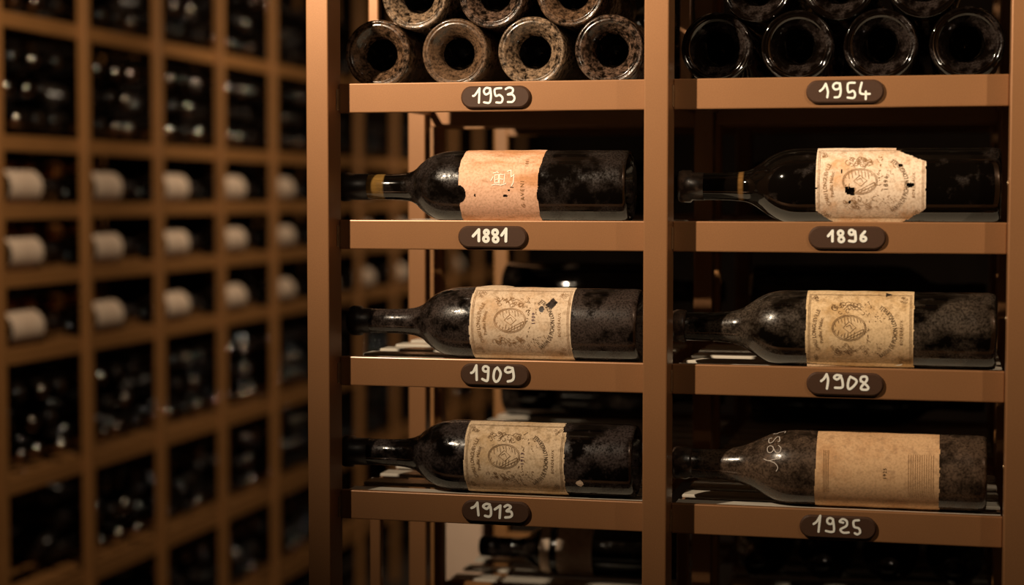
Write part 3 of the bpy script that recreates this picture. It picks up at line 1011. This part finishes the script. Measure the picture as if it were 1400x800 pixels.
far_m2 = lathe('wine_bottle', smooth_prof(FP[:8], 2)[:-1] + smooth_prof(FP[7:12], 4) + FP[12:], mat_glass('glass_far_dusty', dust=0.4, dust_col=(0.07, 0.05, 0.04), scale=25, grain=200, rough=0.12), 24)
RB = 0.0368


def bin_spots(y_mid, tray):
    out = []
    dxh = 0.0405
    dzr = math.sqrt((2 * RB + 0.0006) ** 2 - dxh ** 2)
    for row in range(3):
        n = 4 if row % 2 == 0 else 3
        for k in range(n):
            out.append((y_mid + (k - (n - 1) / 2) * 2 * dxh, tray + RB + row * dzr))
    return out


cnt = 0
for z, bays in BINS:
    for b in bays:
        if z < -0.8 and b < 2: continue
        ym = LY0 + (b + 0.5) * PIT
        for y, zz in bin_spots(ym, ZC + z + 0.0138):
            o = link('wine_bottle', far_t if random.random() < 0.5 else far_m2, None, (LX - 0.342 + random.uniform(-0.010, 0.006), y, zz), (0, PI / 2, 0))
            tag(o, f'dark stacked bottle, {BAY[b]} bay of left rack, {ROWN[z]}', 'bottle', f'bottles stacked in the {BAY[b]} bay, {ROWN[z]}, of the left rack')
            cnt += 1
# the rest of the long rack's bottles, too far and blurred to tell apart
V0 = [tuple(v.co) for v in far_m.vertices]
low = lathe('far', FP[2:], M['glass_far'], 12)
V0 = [tuple(v.co) for v in low.vertices]
F0 = [tuple(p.vertices) for p in low.polygons]
V, Fc = [], []
for z in (0.3444, 0.1021, -0.5807, -0.8266):
    for b in range(7, NB):
        ym = LY0 + (b + 0.5) * PIT
        for y, zz in bin_spots(ym, ZC + z + 0.0138):
            base = len(V)
            V += [(LX - 0.338 + p[2], y + p[1], zz - p[0]) for p in V0]
            Fc += [tuple(i + base for i in f) for f in F0]
o = link('stacked_bottles', mesh('stacked_bottles', V, Fc, M['glass_far'], True))
tag(o, 'mass of dark bottles filling the far blurred bays of the left rack', 'bottles', None, 'stuff')

# display bottles in the long rack, base towards the camera, pale labels to the aisle
DP = [(0.030, 0), (0.022, 0.012), (0.006, 0.019), (0, 0.031), (0.004, 0.038), (0.10, 0.0385), (0.192, 0.0385), (0.212, 0.036), (0.226, 0.028), (0.238, 0.018), (0.25, 0.0148), (0.288, 0.0140), (0.289, 0.0155), (0.312, 0.0145), (0.312, 0)]
ld_m = lathe('glass_body', DP, M['glass_far'], 36)
cap_m = lathe('capsule', [(0.262, 0.0142), (0.262, 0.0152), (0.286, 0.0150), (0.288, 0.0164), (0.311, 0.0158), (0.3135, 0.013), (0.3136, 0)], M['lead'], 24)
V, Fc = [], []
for i in range(13):
    for j in range(25):
        a = math.radians(-75 + 165 * j / 24)
        V.append((0.0390 * math.cos(a), -0.0390 * math.sin(a), 0.046 + 0.140 * i / 12))
for i in range(12):
    for j in range(24):
        b = i * 25 + j
        Fc.append((b, b + 25, b + 26, b + 1))
lab_m = mesh('label', V, Fc, M['paper_far'], True)
DROW = {-0.0338: 'upper', -0.1686: 'middle', -0.3214: 'lower'}
for z in DROW:
    for b in range(0, 11):
        y = LY0 + b * PIT + 0.046
        e = empty('wine_bottle', (LX - 0.067, y, ZC + z + 0.0138 + 0.0386 * 0.93), (-PI / 2, 0, 0))
        e.scale = (0.93, 0.93, 0.93)
        if b == 0: lb = f'pale-labelled bottle at the photo edge, {DROW[z]} display row of the left rack'
        elif b < 9: lb = f'pale-labelled bottle, {DROW[z]} of the three labelled rows, {BAY[b]} bay of the left rack'
        else: lb = f'pale-labelled bottle, {DROW[z]} labelled row, {"ninth" if b == 9 else "tenth"} bay of the left rack, far back'
        tag(e, lb, 'bottle', 'pale-labelled bottles displayed in the left rack')
        for nm, me in (('glass_body', ld_m), ('label', lab_m), ('capsule', cap_m)):
            link(nm, me, e)
        # bottles lying behind, copper capsules towards the aisle
        if b in (1, 2) :
            for k in range(4):
                yy = LY0 + (b + 0.5) * PIT + (k - 1.5) * 0.081 
                if k == 3 and b == 2: continue
                e2 = empty('capped_bottle', (LX - 0.418, yy, ZC + z + 0.0138 + 0.0386 + 0.0352), (0, PI / 2, 0))
                tag(e2, f'copper-capped bottle lying behind the {DROW[z]} labelled bottle, {BAY[b]} bay', 'bottle', f'copper-capped bottles behind the {DROW[z]} labelled bottle, {BAY[b]} bay')
                link('glass_body', ld_m, e2)
                link('capsule', bpy.data.meshes.get('copper_capsule') or lathe('copper_capsule', [(0.255, 0.0142), (0.255, 0.0156), (0.286, 0.0154), (0.288, 0.0168), (0.311, 0.0162), (0.3135, 0.013), (0.3136, 0)], M['copper'], 20), e2)
        if b in (1, 2):
            child('bottle_rest', bpy.data.meshes.get('bottle_rest') or box_mesh('bottle_rest', -0.010, 0.010, -PIT / 2 + 0.0122, PIT / 2 - 0.0122, 0, 0.0345, M['bronze_far'], 0), lr, (LX - 0.28, LY0 + (b + 0.5) * PIT, ZC + z + 0.0136))

# ------------------------------------------------------------------ the second rack, standing back to back with the near one
BX = [-0.634, -0.2807, 0.0685, 0.419]
Y2 = 2.205
br = empty('wine_rack', (-0.1, Y2 + 0.17, 0))
tag(br, 'bronze wine rack standing behind the near rack, seen blurred through it', 'rack')
bpm = box_mesh('post', -0.011, 0.011, -0.013, 0.013, 0, 2.30, M['bronze_far'], 0.003, 2)
for x in BX:
    child('post', bpm, br, (x, Y2, 0))
    child('post', bpm, br, (x, Y2 + 0.36, 0))
T2 = [0.4055, 0.1165, -0.0260, -0.1700, -0.3120, -0.4950]
for i in range(3):
    w = (BX[i + 1] - BX[i]) / 2 - 0.0112
    xc = (BX[i + 1] + BX[i]) / 2
    sm = box_mesh('shelf_strip', -w, w, -0.004, 0.004, -SH, 0, M['bronze_far'], 0.001, 1)
    ss = box_mesh('slat', -w, w, -0.015, 0.015, -0.004, 0, M['slat'], 0.001, 1)
    for tp in T2:
        child('shelf_strip', sm, br, (xc, Y2 + 0.345, ZC + tp))
        child('shelf_strip', sm, br, (xc, Y2 + 0.012, ZC + tp - 0.002))
        for k in range(5):
            child('slat', ss, br, (xc, Y2 + 0.045 + 0.062 * k, ZC + tp - 0.003))
pl_ = box('pedestal', (-0.780, -0.674, 2.600, 2.710, 0.0, 0.832), M['panel'], None, 0.003)
tag(pl_, 'pale square pedestal standing behind the near rack, below the 1913 shelf', 'pedestal')
# bottles on it
back = [(-0.0260, 0, 'second'), (-0.1700, 0, 'third'), (-0.3120, 0, 'fourth'), (-0.0260, 1, 'second'), (-0.1700, 1, 'third'), (-0.3120, 1, 'fourth'), (-0.4950, 0, 'lowest')]
V, Fc = [], []
for i in range(13):
    for j in range(25):
        a = math.radians(-80 + 160 * j / 24)
        V.append((0.0390 * math.sin(a), 0.0390 * math.cos(a), 0.07 + 0.10 * i / 12))
for i in range(12):
    for j in range(24):
        b = i * 25 + j
        Fc.append((b, b + 1, b + 26, b + 25))
lab_b = mesh('label', V, Fc, M['paper_far'], True)
lab_f = mesh('label', [(x, -y, 0.130 + (z - 0.07) * 0.55) for x, y, z in V], Fc, M['paper_far'], True)
nl_m = lathe('neck_label', [(0.196, 0.0384), (0.196, 0.0389), (0.206, 0.0376), (0.212, 0.0364)], M['paper_far'], 32)
for tp, c, nm in back:
    xc = (BX[c] + BX[c + 1]) / 2
    yb = Y2 + 0.29 if tp > -0.4 else Y2 + 0.085
    e = empty('wine_bottle', ((xc - 0.155 if tp > -0.4 else -0.330), yb, ZC + tp - 0.003 + (0.0390 if tp > -0.4 else 0.0332)), (0, PI / 2 if tp > -0.4 else -PI / 2, 0))
    tag(e, f'bottle on the {nm} shelf of the rack behind, {"left" if c == 0 else "right"} column, blurred', 'bottle', 'bottles lying on the rack behind')
    link('glass_body', ld_m, e)
    if tp > -0.4:
        link('label', lab_b, e)
    else:
        e.scale = (0.85, 0.85, 0.85)
        link('label', lab_f, e)
        link('neck_label', nl_m, e)
    link('capsule', cap_m, e)
for c in (0, 1):
    xc = (BX[c] + BX[c + 1]) / 2
    for row in range(2):
        n = 4 if row == 0 else 3
        for k in range(n):
            o = link('wine_bottle', far_m2, None, (xc + (k - (n - 1) / 2) * 0.081, Y2 + 0.335, ZC + 0.1139 + RB + row * 0.0621), (PI / 2, 0, 0))
            tag(o, f'dark bottle stacked high in the {"left" if c == 0 else "right"} column of the rack behind', 'bottle', f'bottles stacked in the {"left" if c == 0 else "right"} column of the rack behind')
for c in (1,):
    xc = (BX[c] + BX[c + 1]) / 2
    for row in range(2):
        n = 4 if row == 0 else 3
        for k in range(n):
            o = link('wine_bottle', far_m2, None, (xc + (k - (n - 1) / 2) * 0.081, Y2 + 0.335, ZC - 0.4976 + RB + row * 0.0617), (PI / 2, 0, 0))
            tag(o, f'dark bottle stacked low in the {"left" if c == 0 else "right"} column of the rack behind', 'bottle', f'bottles stacked low in the {"left" if c == 0 else "right"} column of the rack behind')
